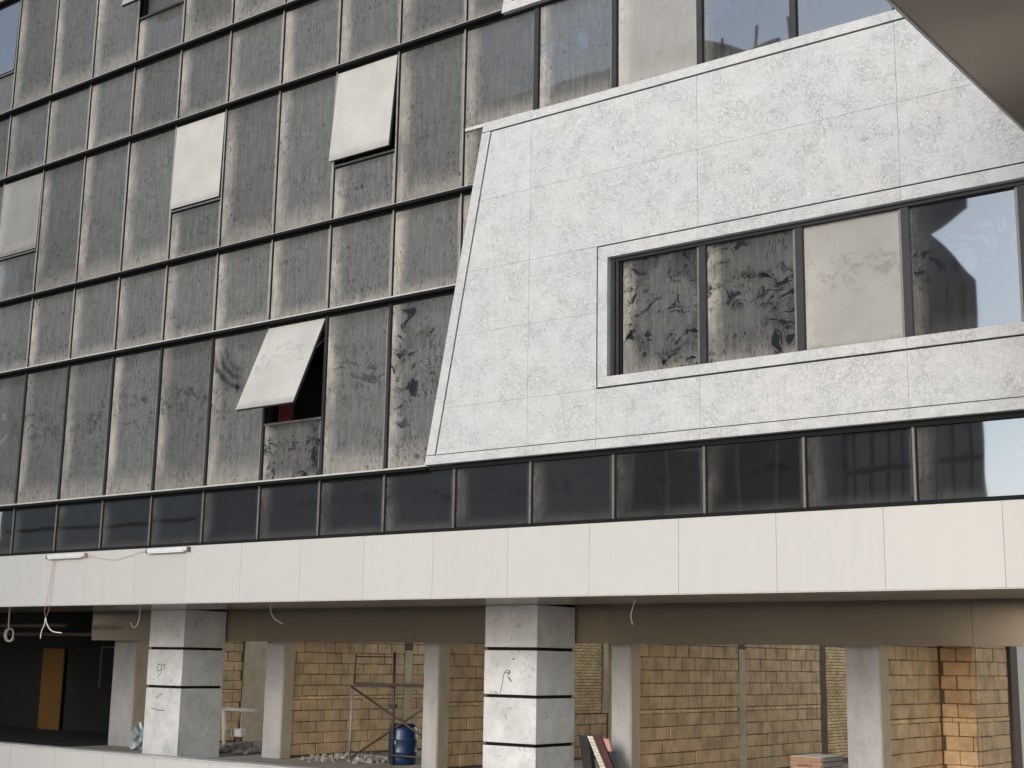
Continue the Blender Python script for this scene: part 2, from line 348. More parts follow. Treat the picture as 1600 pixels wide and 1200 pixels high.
def tag(o, label=None, cat=None, group=None, kind=None):
    if label: o['label'] = label
    if cat: o['category'] = cat
    if group: o['group'] = group
    if kind: o['kind'] = kind
    return o
def thing(name, label, cat, loc=(0, 0, 0), group=None):
    o = bpy.data.objects.new(name, None); C.objects.link(o); o.location = loc; o.empty_display_size = 0.3
    return tag(o, label, cat, group)
def ribbon(name, strokes, wid, mat, parent, org, ex, ez, nrm):
    """flat pen strokes on a surface: strokes in 2D (m) from org along ex, ez"""
    org, ex, ez, nrm = Vector(org), Vector(ex), Vector(ez), Vector(nrm); v = []; f = []
    for s in strokes:
        P = [Vector((a, b, 0)) for a, b in s]
        if len(P) > 2: P = curve(P, 5)
        for i, p in enumerate(P):
            t = (P[min(i+1, len(P)-1)]-P[max(i-1, 0)]).normalized(); q = Vector((-t.y, t.x, 0))*wid/2
            for e in (p+q, p-q): v.append(ex*e.x + ez*e.y + nrm*0.002)
        b = len(v)-2*len(P)
        f += [(b+2*i, b+2*i+1, b+2*i+3, b+2*i+2) for i in range(len(P)-1)]
    return link(name, raw(v, f), mat, parent, org)

# ------------------------------------------------------------------ levels and grid of the facade (metres)
MOD = 1.6098
X = lambda k: k*MOD
FB, FT = 3.57, 4.71                       # fascia bottom, top
T = [5.78, 8.91, 10.67, 13.79, 15.54, 18.67, 20.42]
FLOOR = 0.30

# ------------------------------------------------------------------ setting
g = link('ground', raw([(-600, -600, 0), (600, -600, 0), (600, 600, 0), (-600, 600, 0)], [(0, 1, 2, 3)]), M['ground']); tag(g, kind='structure')
fl = box('floor', -13, 26, 0.30, 15.5, 0.02, FLOOR, M['floor']); tag(fl, kind='structure')
lf = box('floor', -12.9, -2.3, 0.32, 8.04, FLOOR, FLOOR+0.006, M['lobby']); tag(lf, kind='structure')  # dark sheet laid over the floor, lobby gloom painted in

# ------------------------------------------------------------------ the building
B = thing('office_building', 'grey dusty curtain-wall building with pale stone panel above an open unfinished ground floor', 'building', (8, 7, 0))
# plinth of short pale sheets along the open front
for i in range(-8, 14):
    box('plinth_panel', 0.60+i*MOD*1.0+0.004, 0.60+(i+1)*MOD-0.004, 0.0, 0.012, 0.0, 0.60, M['fascia'], B)
box('plinth', -13, 24.2, 0.013, 0.29, 0.0, 0.598, M['slab'], B)
box('plinth_coping', -13, 24.2, -0.025, 0.31, 0.602, 0.625, M['lip'], B, 0.004)
# fascia sheets
for i in range(-15, 5):
    x0 = 17.24+i*1.605
    box('fascia_panel', x0+0.002, x0+1.605-0.002, 0.0, 0.03, FB, FT-0.03, M['fascia'], B, 0.002)
box('fascia_core', -7, 25.2, 0.034, 0.30, FB+0.004, FT-0.05, M['cap2'], B)
box('fascia_edge_trim', -7, 25.2, -0.006, 0.02, FB-0.016, FB-0.003, M['lip'], B)
box('sill_gasket', -7, 25.2, -0.004, 0.06, FT-0.028, FT+0.03, M['rubber'], B)
# soffit sheets, the higher ceiling behind and the brown beam
for i in range(-5, 6):
    x0 = 12.9+i*3.21
    box('soffit_panel', x0+0.004, x0+3.21-0.004, 0.022, 2.75, FB, FB+0.03, M['brown'], B)
box('ceiling_upstand', -7, 26, 2.755, 2.90, FB+0.002, 4.40, M['groove'], B)
RY = 7.7                                      # depth of the roofed part; roof cut short so sky light reaches the rooms behind
box('ceiling', -1.5, 26, 2.76, RY, 4.42, 4.60, M['slab'], B)
box('ceiling', -13, -1.51, 2.76, 8.4, 4.42, 4.60, M['slab'], B)
for a, b in ((-2.3, 3.8), (3.8, 8.6), (8.6, 13.4), (13.4, 20.2), (20.2, 26)):
    box('beam_panel', a+0.003, b-0.003, 3.96, 4.30, 2.90, 4.40, M['brown'], B)
box('beam_soffit', -2.3, 26, 4.302, 4.60, 2.93, 4.41, M['slab'], B)
# upper body behind the glass: floors, inner back wall, ends, roof
box('inner_wall', -7, 25.5, 3.6, 3.8, 4.61, 20.4, M['slab'], B)
for z in (4.62, 9.70, 14.58):
    box('floor_slab', -6.9, 25.4, 0.12, 3.58, z, z+0.30, M['slab'], B)
box('roof_slab', -7.2, 25.7, -0.12, RY, 20.45, 20.9, M['slab'], B)
box('end_wall', -7.25, -7.02, 0.06, RY-0.01, 4.62, 20.43, M['concrete'], B)
box('end_wall', 25.52, 25.75, 0.06, RY-0.01, 4.62, 20.43, M['concrete'], B)
box('rear_wall', -7.0, 25.5, RY-0.3, RY-0.02, 4.62, 20.43, M['concrete'], B)

# glass panes ---------------------------------------------------------------
def pane(x0, x1, z0, z1, dust, smear=0.0, film=0.0, y=0.0, parent=B, tilt=True):
    w, h, t = x1-x0, z1-z0, 0.02
    v = [(0, 0, 0), (w, 0, 0), (w, 0, h), (0, 0, h), (0, t, 0), (w, t, 0), (w, t, h), (0, t, h)]
    f = [(0, 1, 2, 3), (5, 4, 7, 6), (4, 0, 3, 7), (1, 5, 6, 2), (3, 2, 6, 7), (4, 5, 1, 0)]
    me = raw(v, f, [(0, 0), (1, 0), (1, 1), (0, 1)]*2)
    o = link('glass_pane', me, M['glass'], parent, (x0, y, z0)); o.color = (dust, smear, film, 1)
    if tilt: o.rotation_euler = (R(random.uniform(-0.12, 0.12)), 0, R(random.uniform(-0.10, 0.10)))
    return o
MW = 0.035                                    # half the visible joint
K0, K1 = -4, 15
def bay(k): return X(k)+MW, X(k+1)-MW
sash_bays = {(1, 5), (3, 3), (3, 6), (3, -1), (5, 2), (5, -2)}
RAIL = 1.17                                    # height of the fixed light below a sash
for k in range(K0, K1):
    a, b = bay(k)
    pane(a, b, FT+0.03, T[0]-0.05, random.uniform(0.03, 0.09), 0.08)                       # clean dark ribbon
    if k <= 7:
        if (1, k) in sash_bays: pane(a, b, T[0]+0.03, T[0]+RAIL-0.03, 0.80, 0.95)
        else: pane(a, b, T[0]+0.03, T[1]-0.09, random.uniform(0.92, 1.0), 0.7 if k < 7 else 0.9)
    if k <= 8: pane(a, b, T[1]+0.03, T[2]-0.09, random.uniform(0.92, 1.0), 0.04)
    if k <= 7:
        if (3, k) in sash_bays: pane(a, b, T[2]+0.03, T[2]+RAIL-0.09, 0.82, 0.25)
        else: pane(a, b, T[2]+0.03, T[3]-0.09, random.uniform(0.92, 1.0), 0.06)
    elif k == 8:
        pane(a, b, T[2]+0.03, 11.76, 0.9, 0.05); pane(a, b, 11.84, T[3]-0.09, 0.82, 0.12)
    else:
        d, s, f = {9: (0.72, 0.6, 0), 10: (0.8, 0.1, 0.45), 11: (0.22, 0.25, 0), 12: (0.16, 0.1, 0)}.get(k, (0.14, 0.1, 0))
        pane(a, b, 11.70, T[3]-0.09, d, s, f)
    if k <= 8:
        pane(a, b, T[3]+0.03, T[4]-0.09, random.uniform(0.93, 1.0), 0.06)
        if (5, k) in sash_bays: pane(a, b, T[4]+0.03, T[4]+RAIL-0.09, 0.85, 0.3)
        else: pane(a, b, T[4]+0.03, T[5]-0.09, random.uniform(0.93, 1.0), 0.08)
        pane(a, b, T[5]+0.03, T[6]-0.02, random.uniform(0.93, 1.0), 0.06)
# window band inside the stone panel
for k, (d, s, f) in {10: (0.85, 1.0, 0), 11: (0.75, 0.9, 0), 12: (0.6, 0.35, 0.62), 13: (0.13, 0.35, 0), 14: (0.10, 0.1, 0)}.items():
    a, b = bay(k)
    if k == 10: a = 16.24
    pane(a, b, 6.90, 8.84, d, s, f, y=0.03, tilt=k < 12)
# mullions (cap + dark gaskets beside it)
for k in range(K0, K1+1):
    runs = [(FT+0.02, T[0]-0.02, 0.020, 'cap')]
    if k <= 7: runs += [(T[0]+0.02, T[1]-0.05, 0.030, 'frame'), (T[1]+0.02, 20.42, 0.016, 'cap2')]
    elif k == 8: runs.append((8.6, 20.42, 0.016, 'cap2'))
    else: runs.append((11.60, T[3]-0.02, 0.045, 'frame'))
    for z0, z1, hw, mm in runs:
        m = box('mullion', X(k)-hw-0.006, X(k)+hw-0.006, -0.030, 0.08, z0, z1, M[mm], B, 0.004)
        box('gasket', X(k)-hw-0.020, X(k)-hw-0.0065, -0.014, 0.05, z0, z1, M['rubber'], m)
        box('gasket', X(k)+hw-0.0055, X(k)+hw+0.022, -0.018, 0.05, z0, z1, M['rubber'], m)
for k in range(11, 15):
    box('window_mullion', X(k)-0.06, X(k)+0.06, -0.03, 0.09, 6.86, 8.90, M['frame'], B, 0.006)
    box('window_mullion_rail', X(k)-0.105, X(k)-0.061, 0.0, 0.06, 6.86, 8.90, M['cap'], B, 0.004)
box('window_jamb', 16.06, 16.13, -0.06, 0.09, 6.86, 8.90, M['frame'], B, 0.006)
box('window_jamb', 16.135, 16.19, -0.03, 0.09, 6.86, 8.90, M['frame'], B, 0.006)
box('window_jamb', 16.195, 16.235, 0.0, 0.09, 6.86, 8.90, M['rubber'], B)
box('window_head', 16.06, 24.15, -0.05, 0.10, 8.842, 8.92, M['frame'], B)
# transoms
def transom(x0, x1, z, lip=0.008):
    t = box('transom', x0, x1, -0.15, 0.08, z-0.035, z+0.015, M['rubber'], B, 0.004)  # near-black colour carries the shade of the cap's underside
    box('lip', x0, x1, -0.153, -0.130, z+0.016, z+0.016+lip, M['lip'], t)
    box('gasket', x0, x1, -0.020, 0.06, z-0.085, z-0.036, M['rubber'], t)
transom(-6.9, 12.33, T[0], 0.026); transom(-6.9, 12.92, T[1], 0.022); transom(-6.9, 13.26, T[2]); transom(-6.9, 13.80, T[3]); transom(-6.9, 14.2, T[4]); transom(-6.9, 14.6, T[5])
box('ribbon_head', 12.33, 25.2, -0.05, 0.06, 5.735, 5.80, M['rubber'], B)
box('ribbon_head', 13.80, 25.2, -0.05, 0.06, T[3]-0.09, T[3]+0.02, M['rubber'], B)
box('rail', X(8)+0.05, X(9)-0.05, -0.03, 0.06, 11.77, 11.83, M['lip'], B, 0.004)

# top-hung sashes ------------------------------------------------------------
def sash(row, k, deg, film, dust=0.5, smear=0.2, label=None):
    a, b = bay(k); zt = T[row]-0.10; h = T[row]-T[row-1]-RAIL-0.10; w = b-a
    s = thing('top_hung_window', None, None, (a, -0.02, zt)); s.parent = B; s.location = Vector((a, -0.02, zt))-B.location
    s.rotation_euler = (R(-deg), 0, 0)
    if label: s['label'] = label
    def lbox(nm, x0, x1, y0, y1, z0, z1, m):
        me = boxmesh(x1-x0, y1-y0, z1-z0, 0.003); o = bpy.data.objects.new(nm, me); me.materials.append(m); C.objects.link(o)
        o.parent = s; o.location = ((x0+x1)/2, (y0+y1)/2, (z0+z1)/2); return o
    # glass in front, dark frame behind it
    v = [(0, 0, 0), (w, 0, 0), (w, 0, h), (0, 0, h), (0, 0.012, 0), (w, 0.012, 0), (w, 0.012, h), (0, 0.012, h)]
    me = raw(v, [(0, 1, 2, 3), (5, 4, 7, 6), (4, 0, 3, 7), (1, 5, 6, 2), (3, 2, 6, 7), (4, 5, 1, 0)], [(0, 0), (1, 0), (1, 1), (0, 1)]*2)
    me.materials.append(M['glass']); o = bpy.data.objects.new('glass_pane', me); C.objects.link(o); o.parent = s; o.location = (0, -0.012, -h); o.color = (dust, smear, film, 1)
    for x0 in (0.004, w-0.049): lbox('frame_stile', x0, x0+0.045, 0.001, 0.055, -h+0.004, -0.004, M['frame'])
    for z0 in (-h+0.004, -0.049): lbox('frame_rail', 0.052, w-0.052, 0.001, 0.055, z0, z0+0.045, M['frame'])
    # fixed frame round the opening
    box('opening_jamb', a-0.010, a+0.03, 0.05, 0.16, zt-h, zt, M['frame'], B); box('opening_jamb', b-0.03, b+0.010, 0.05, 0.16, zt-h, zt, M['frame'], B)
    r = box('sash_rail', a, b, -0.03, 0.08, zt-h-0.055, zt-h-0.015, M['cap'], B, 0.004)
    if deg > 3:                                  # stay arms from jamb to sash
        for xs in (0.03, w-0.03):
            q = Vector((0, 0.02, -h*0.42)); q.rotate(s.rotation_euler)
            p0 = Vector((a+xs, 0.06, zt-h*0.16)); p1 = Vector((a+xs, -0.02+q.y, zt+q.z))
            tube('stay', [p0, p1], 0.008, M['cap'], B, 6)
    return s
sash(1, 5, 23, 0.97, smear=0.55, label='wide open pale window propped out over the dark ribbon')
sash(3, 6, 5, 0.97, smear=0.0, label='slightly open pale window high on the glass')
sash(3, 3, 1.2, 1.0, smear=0.0, label='bright cream window closed in the dusty glass')
sash(3, -1, 0.6, 0.42, dust=0.9, smear=0.1, label='dull pale window at the left edge')
sash(5, 2, 16, 0.8, smear=0.1)
sash(5, -2, 0.5, 0.0, dust=0.08, smear=0.1, label='clean dark window at the upper left corner')
# what the open windows show inside
for i in range(7):
    box('ceiling_joist', 4.9, 11.2, 0.55+i*0.38, 0.63+i*0.38, 8.72, 8.86, M['rubber'], B)
box('cream_panel', X(2)+0.05, X(3)-0.05, 0.18, 0.20, 16.5, 18.5, M['sash'], B)  # added cream panel standing in for the pale room inside
box('curtain', 8.12, 8.50, 0.30, 0.36, 5.95, 8.2, M['curtain'], B)

# pale stone panel -----------------------------------------------------------
SB, ST = 5.82, 11.75
def edge(z, inset=0.0): return 12.31 + (13.45-12.31)*(z-SB)/(ST-SB) + inset
YF = -0.14                                     # face of the slabs
XR = 24.15
def slab(poly): prism('stone_slab', poly, YF, YF+0.03, M['stone'], B)
g_ = 0.002
def quad(x0, x1, z0, z1, slant=False):
    a0 = edge(z0, 0.215) if slant else x0+g_; a1 = edge(z1, 0.215) if slant else x0+g_
    slab([(a0, z0+g_), (x1-g_, z0+g_), (x1-g_, z1-g_), (a1, z1-g_)])
rows = [5.985, 6.775, 8.02, 9.115, 10.36, 11.575]
c1, c2, c3 = X(9), X(11), X(13); WL = 15.845
for i in range(5):
    z0, z1 = rows[i], rows[i+1]
    quad(0, c1, z0, z1, True)
    if i == 0:
        for a, b in ((c1, WL), (WL, c2), (c2, c3), (c3, XR)): quad(a, b, z0, z1)
    elif i < 3: quad(c1, WL, z0, z1)
    else:
        for a, b in ((c1, c2), (c2, c3), (c3, XR)): quad(a, b, z0, z1)
# dark backing seen in the joints, split round the window
prism('cladding_backing', [(edge(5.9, .1), 5.9), (WL-.001, 5.9), (WL-.001, 11.6), (edge(11.6, .1), 11.6)], YF+0.045, -0.03, M['groove'], B)
box('cladding_backing', WL, XR, YF+0.045, 0.0-0.03, 5.9, 6.78, M['groove'], B)
box('cladding_backing', WL, XR, YF+0.045, 0.0-0.03, 9.12, 11.6, M['groove'], B)
YT = YF-0.012                                  # the border stands a little proud
def trim(poly): prism('stone_trim', poly, YT, -0.005, M['stone'], B)
TW = 0.165
zmid = 8.02
for z0, z1 in ((SB+TW, zmid), (zmid, ST-TW)):
    trim([(edge(z0), z0+.002), (edge(z0, 0.19), z0+.002), (edge(z1, 0.19), z1-.002), (edge(z1), z1-.002)])
def run(xs, z0, z1, x_first0=None, x_first1=None):
    for i in range(len(xs)-1):
        a, b = xs[i]+.002, xs[i+1]-.002
        trim([(x_first0 if (i == 0 and x_first0 is not None) else a, z0), (b, z0), (b, z1), (x_first1 if (i == 0 and x_first1 is not None) else a, z1)])
run([12.31, c1, WL, c2, c3, XR], SB, SB+TW-0.026+0.012, edge(SB), edge(SB+TW-0.014))
run([13.4, c1, c2, c3, XR], ST-TW+0.014, ST, edge(ST-TW+0.014), edge(ST))
# border of the window
run([WL+0.03, c2, c3, XR], 8.90, 9.09); run([WL+0.03, c2, c3, XR], 6.80, 6.955)
trim([(WL+0.03, 6.957), (16.055, 6.957), (16.055, 8.898), (WL+0.03, 8.898)])
# the next stone panel, one storey up
def edge2(z): return 13.80+(z-13.74)*0.19
trim([(edge2(13.91), 13.91), (edge2(13.91)+0.19, 13.91), (edge2(19.6)+0.19, 19.6), (edge2(19.6), 19.6)])
run([13.8, c1, c2, c3, XR], 13.74, 13.905, edge2(13.74), edge2(13.905))
for a, b in ((None, c1), (c1, c2), (c2, c3), (c3, XR)):
    for z0, z1 in ((13.93, 15.2), (15.2, 16.45), (16.45, 17.7), (17.7, 19.6)):
        if a is None:
            lo, hi = edge2(z0)+.215, edge2(z1)+.215
            if hi < b-0.05: slab([(lo, z0+g_), (b-g_, z0+g_), (b-g_, z1-g_), (hi, z1-g_)])
        else:
            lo, hi = max(a+g_, edge2(z0)+.215), max(a+g_, edge2(z1)+.215)
            slab([(lo, z0+g_), (b-g_, z0+g_), (b-g_, z1-g_), (hi, z1-g_)])
prism('cladding_backing', [(13.95, 13.85), (XR, 13.85), (XR, 19.55), (15.0, 19.55)], YF+0.045, -0.03, M['groove'], B)
prism('cladding_backing', [(12.95, 20.4), (X(9), 20.4), (XR, 20.4), (XR, 19.62), (14.95, 19.62)], -0.02, 0.03, M['groove'], B)
box('cladding_backing', X(9), XR, 0.07, 0.10, 13.8, 20.4, M['groove'], B)

# stone-faced columns -------------------------------------------------------
def column(x0, y0, w, joints, marks):
    c = box('column', x0+0.04, x0+w-0.04, y0+0.04, y0+w-0.04, FLOOR, 4.40, M['rubber'], B)
    lv = [FLOOR] + joints + [FB-0.004]
    for i in range(len(lv)-1):
        z0 = lv[i] + (0.030 if i else 0.0); z1 = lv[i+1] - (0.030 if i < len(lv)-2 else 0.0)
        j = lambda: random.uniform(-0.003, 0.003)
        d = j(); box('stone_slab', x0, x0+w, y0+d, y0+0.038, z0, z1, M['marble'], c, 0.003)
        d = j(); box('stone_slab', x0+w-0.038, x0+w+d-0.002, y0+0.039, y0+w, z0, z1, M['marble'], c, 0.003)
        box('stone_slab', x0+0.002, x0+0.038, y0+0.039, y0+w, z0, z1, M['marble'], c, 0.003)
        box('stone_slab', x0+0.039, x0+w-0.039, y0+w-0.038, y0+w, z0, z1, M['marble'], c, 0.003)
    for org, st, wd in marks:
        ribbon('pen_mark', st, wd, M['ink'], c, (org[0], y0-0.0032, org[1]), (1, 0, 0), (0, 0, 1), (0, -1, 0))
column(11.44, 2.70, 1.21, [1.06, 1.92, 2.775],
       [((11.82, 1.98), [[(0.0, 0.0), (0.05, 0.14), (0.07, 0.26), (0.10, 0.36), (0.17, 0.41), (0.22, 0.39), (0.20, 0.36), (0.12, 0.36)], [(0.20, 0.39), (0.23, 0.36), (0.20, 0.33), (0.17, 0.35)], [(0.17, 0.30), (0.22, 0.26), (0.27, 0.20)], [(0.19, 0.28), (0.25, 0.21)]], 0.014),
        ((12.10, 2.56), [[(0.0, 0.02), (0.05, 0.04)]], 0.02)])
column(1.60, 2.70, 1.21, [1.86, 2.71],
       [((1.93, 2.13), [[(0.16, 0.19), (0.08, 0.22), (0.01, 0.15), (0.05, 0.08), (0.14, 0.10), (0.18, 0.17), (0.18, 0.21), (0.17, 0.10), (0.13, 0.0), (0.05, -0.06)], [(0.28, 0.22), (0.27, 0.16), (0.26, 0.09)], [(0.22, 0.21), (0.30, 0.23)]], 0.014),
        ((1.95, 1.62), [[(0.0, 0.0), (0.10, 0.02), (0.16, 0.06), (0.26, 0.09)]], 0.012), ((1.82, 1.36), [[(0.0, 0.02), (0.15, 0.0), (0.3, -0.02), (0.5, -0.02)]], 0.012)])

# bare concrete pillars ------------------------------------------------------
for x0, x1, y1 in ((-2.21, -1.31, 5.10), (3.46, 4.05, 4.93), (8.29, 8.69, 4.98), (13.01, 13.44, 4.93), (17.76, 18.36, 4.99)):
    pl = box('concrete_pillar', x0, x1, 4.605, y1, FLOOR, 4.41, M['concrete'], B, 0.012)
    box('plaster_coat', x1+0.0005, x1+0.010, 4.63, y1-0.003, FLOOR+0.01, 3.3, M['plaster2'], pl)
tag(box('timber_post', 12.28, 12.40, 5.6, 5.72, FLOOR, 4.41, M['wood'], B, 0.006), 'pale timber post beside the grey pillar')

# ------------------------------------------------------------------ block partitions
LEV = [0.35, 0.60, 0.85, 1.10, 1.35, 1.60]; LEV2 = [1.68, 1.925, 2.175, 2.425, 2.675, 2.925, 3.175, 3.42, 3.67, 3.92, 4.17]
_bm = {}
def bmesh_for(dx, dy, dz, key):
    k = (round(dx, 2), round(dy, 2), round(dz, 2), key)
    if k not in _bm:
        me = boxmesh(dx, dy, dz, min(dx, dy, dz)*0.14)
        rr = random.Random(hash(k) & 0xffff)
        for v in me.vertices: v.co += Vector((rr.uniform(-1, 1), rr.uniform(-1, 1), rr.uniform(-1, 1)))*0.005
        me.materials.append(M['brick'] if dz < 0.12 else M['block']); _bm[k] = me
    return _bm[k]
def piece(name, par, ax, u0, u1, z0, z1, face, thick):
    """one block: along Y (ax='y', face = x of the visible side) or along X (ax='x', face = y)"""
    u, z = (u0+u1)/2, (z0+z1)/2; d = random.uniform(-0.006, 0.006)
    key = random.randint(0, 2)
    if ax == 'y': me = bmesh_for(thick, u1-u0, z1-z0, key); loc = (face-thick/2+d, u, z)
    else: me = bmesh_for(u1-u0, thick, z1-z0, key); loc = (u, face+thick/2+d, z)
    o = link(name, me, None, par, loc); o.rotation_euler = (0, 0, random.uniform(-0.006, 0.006)); return o
def courses(par, ax, face, u0, u1, phase=0.0, zlo=0.0, zhi=3.0, L=0.5, skip=None):
    j = 0.012
    lv = LEV + LEV2
    for i in range(len(lv)-1):
        z0, z1 = lv[i], lv[i+1]
        if z0 < zlo-0.01 or z0 > zhi: continue
        small = z1-z0 < 0.1
        l = L*0.52 if small else L
        u = u0 - ((phase + (0.5*l if i % 2 else 0.0)) % l)
        while u < u1-0.02:
            a, b = max(u, u0)+j/2, min(u+l, u1)-j/2; u += l
            if b-a < 0.05: continue
            if skip and any(s0 < (a+b)/2 < s1 for s0, s1 in skip): continue
            piece('brick' if small else 'block', par, ax, a, b, z0+j/2, z1-j/2, face, 0.10)
def bricks(par, ax, face, u0, u1, z0, z1, L=0.225, H=0.072):
    z = z0; i = 0
    while z < z1:
        u = u0 - (L/2 if i % 2 else 0)
        while u < u1-0.02:
            a, b = max(u, u0)+0.006, min(u+L, u1)-0.006; u += L
            if b-a > 0.04: piece('brick', par, ax, a, b, z+0.008, z+H-0.004, face, 0.08)
        z += H; i += 1
def wall(label, x0, y0):
    return thing('block_partition', label, 'wall', (x0, y0, FLOOR))
# A: behind the scaffold frame
w = wall('clay block partition wall behind the scaffold frame and blue drum', 3.9, 7.4)
box('mortar_core', 3.80, 4.005, 4.94, RY, FLOOR, 4.40, M['mortar'], w); box('mortar_core', 3.80, 4.005, RY+0.002, 10.6, FLOOR, 3.12, M['mortar'], w)  # rear core kept low in each partition to admit sky light
courses(w, 'y', 4.02, 4.95, 8.78, 0.17); courses(w, 'y', 4.02, 9.08, 10.2, 0.30)
box('plaster_strip', 3.93, 4.026, 8.79, 9.07, FLOOR+0.02, 2.78, M['plaster'], w)
# B: darker blocks by the second column, fine brickwork further in
w = wall('partition wall of dark blocks and fine yellow brickwork right behind the second stone-clad column', 8.5, 8)
box('mortar_core', 8.44, 8.645, 5.0, RY, FLOOR, 4.40, M['mortar'], w); box('mortar_core', 8.44, 8.645, RY+0.002, 11.1, FLOOR, 3.12, M['mortar'], w)
courses(w, 'y', 8.66, 5.0, 6.9, 0.1); courses(w, 'y', 8.66, 9.3, 11.0, 0.0, zhi=1.2)
bricks(w, 'y', 8.66, 9.3, 10.78, 1.362, 2.98)
box('end_strip', 8.50, 8.70, 10.80, 11.05, 1.36, 3.2, M['plaster'], w)
# C: the long one
w = wall('long pale block partition wall between the two right-hand grey pillars', 13.3, 9.5)
box('mortar_core', 13.18, 13.395, 4.94, RY, FLOOR, 4.40, M['mortar'], w); box('mortar_core', 13.18, 13.395, RY+0.002, 14.6, FLOOR, 3.12, M['mortar'], w)
courses(w, 'y', 13.41, 4.95, 8.90, 0.13); courses(w, 'y', 13.41, 9.20, 12.86, 0.05)
bricks(w, 'y', 13.405, 13.2, 14.5, 0.42, 2.98)
box('plaster_strip', 13.32, 13.418, 8.91, 9.19, FLOOR+0.02, 2.88, M['plaster'], w)
# 0: narrow one behind the first stone column
w = wall('ochre block partition wall with plastered strip behind the first stone-clad column', -1.4, 7.5)
box('mortar_core', -1.56, -1.355, 5.12, RY, FLOOR, 4.40, M['mortar'], w); box('mortar_core', -1.56, -1.355, RY+0.002, 10.4, FLOOR, 3.12, M['mortar'], w)
courses(w, 'y', -1.34, 6.6, 8.20, 0.2)
box('plaster_pier', -1.5, -1.30, 8.22, 9.5, FLOOR+0.01, 3.2, M['plaster'], w)
# D: the recessed corner at the right
w = wall('brown block partition wall beside the rightmost grey pillar', 18.2, 6.2)
box('mortar_core', 18.10, 18.315, 5.0, 7.42, FLOOR, 4.40, M['mortar'], w)
courses(w, 'y', 18.33, 5.02, 7.41, 0.1)
w = wall('shaded block wall of long blocks closing the right-hand recess', 18.66, 7.5)
box('mortar_core', 18.12, 18.90, 7.445, 7.66, FLOOR, 4.40, M['mortar'], w)
courses(w, 'x', 7.43, 18.34, 18.96, 0.2)
w = wall('bright yellow block wall at the right edge next to the dark post', 18.88, 8.4)
box('mortar_core', 18.76, 18.965, 7.67, 9.28, FLOOR, 3.10, M['mortar'], w)
courses(w, 'y', 18.98, 7.535, 9.20, 0.1)
box('door_post', 18.86, 19.02, 9.30, 9.70, FLOOR, 3.12, M['plank'], w)
w = thing('plastered_wall', 'cream plastered wall piece at the far right edge', 'wall', (18.9, 11, FLOOR))
box('plaster_face', 18.76, 18.98, 9.72, 12.5, FLOOR, 3.12, M['cardlid'], w)

# dark lobby at the left ------------------------------------------------------
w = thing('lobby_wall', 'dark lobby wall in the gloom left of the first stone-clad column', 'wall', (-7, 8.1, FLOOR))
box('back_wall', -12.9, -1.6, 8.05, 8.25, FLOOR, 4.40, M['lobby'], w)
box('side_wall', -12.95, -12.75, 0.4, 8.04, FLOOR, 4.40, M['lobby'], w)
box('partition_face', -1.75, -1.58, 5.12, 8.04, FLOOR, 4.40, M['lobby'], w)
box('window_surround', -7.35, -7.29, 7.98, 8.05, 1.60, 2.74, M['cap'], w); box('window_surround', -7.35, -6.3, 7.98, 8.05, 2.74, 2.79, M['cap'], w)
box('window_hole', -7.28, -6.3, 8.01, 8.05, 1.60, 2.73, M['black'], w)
o = box('door_leaf', -10.05, -9.0, 7.86, 7.92, FLOOR+0.005, 2.70, M['orange'], None, 0.006); tag(o, 'orange board standing upright in the dark lobby', 'board')
for i, (y, z) in enumerate(((3.2, 3.25), (4.2, 3.05))):
    o = tube('ceiling_pipe', [(-12, y, z), (-2.35, y, z)], 0.05, M['rust'], None, 10)
    tag(o, ('upper' if i == 0 else 'lower') + ' grey pipe under the dark lobby ceiling', 'pipe')
o = tube('conduit', [(-2.36, 4.0, 4.38), (-2.36, 4.0, 3.0), (-1.4, 4.02, 2.99)], 0.022, M['cap'], None, 8, False); tag(o, 'thin conduit bent along the top of the leftmost grey pillar', 'conduit')
o = box('junction_box', -2.1, -1.5, 4.30, 4.58, 3.02, 3.55, M['steel'], None, 0.01); tag(o, 'dull metal box above the leftmost grey pillar', 'box')

# ------------------------------------------------------------------ brown volume projecting overhead at the right
P = thing('projecting_canopy', 'brown sheet-clad canopy jutting out overhead at the upper right', 'canopy', (29, -6, 8.6))
cx0 = 23.36
for i in range(4):
    box('soffit_panel', cx0+0.03+i*3.0+0.003, cx0+0.03+(i+1)*3.0-0.003, -10.5, -0.16, 8.60, 8.63, M['brown'], P)
box('canopy_body', cx0+0.02, cx0+12.0, -10.45, -0.16, 8.635, 12.0, M['groove'], P)
box('edge_trim', cx0, cx0+0.028, -10.5, -0.16, 8.585, 8.66, M['lip'], P)
box('side_panel', cx0-0.004, cx0+0.016, -10.5, -0.16, 8.665, 12.0, M['fascia'], P)
box('front_panel', cx0, cx0+12, -10.53, -10.505, 8.6, 12.0, M['fascia'], P)

# ------------------------------------------------------------------ building across the court, seen mirrored in the glass
OB = thing('opposite_building', 'dark glazed building across the court, mirrored in the clean window panes', 'building', (-10, -38, 0))
prof = [(-48, 0), (11.7, 0), (11.75, 16.3), (10.2, 18.2), (11.56, 18.9), (11.56, 19.5), (7.0, 20.3), (5.2, 23.5), (2.8, 27.4), (0.8, 28.4), (-48, 28.4)]
n_ = len(prof); ov = [(x+10, 8, z) for x, z in prof] + [(x+10-20, -8, z) for x, z in prof]      # plan tapers away from the court
link('wall', raw(ov, [tuple(range(n_)), tuple(range(2*n_-1, n_-1, -1))] + [(i, i+n_, (i+1) % n_+n_, (i+1) % n_) for i in range(n_)]), M['oglass'], OB, (-10, -38, 0))
for i in range(8): box('mullion', 6.9+i*0.62-0.03, 6.9+i*0.62+0.03, -29.99, -29.90, 0, 16.2, M['rubber'], OB)
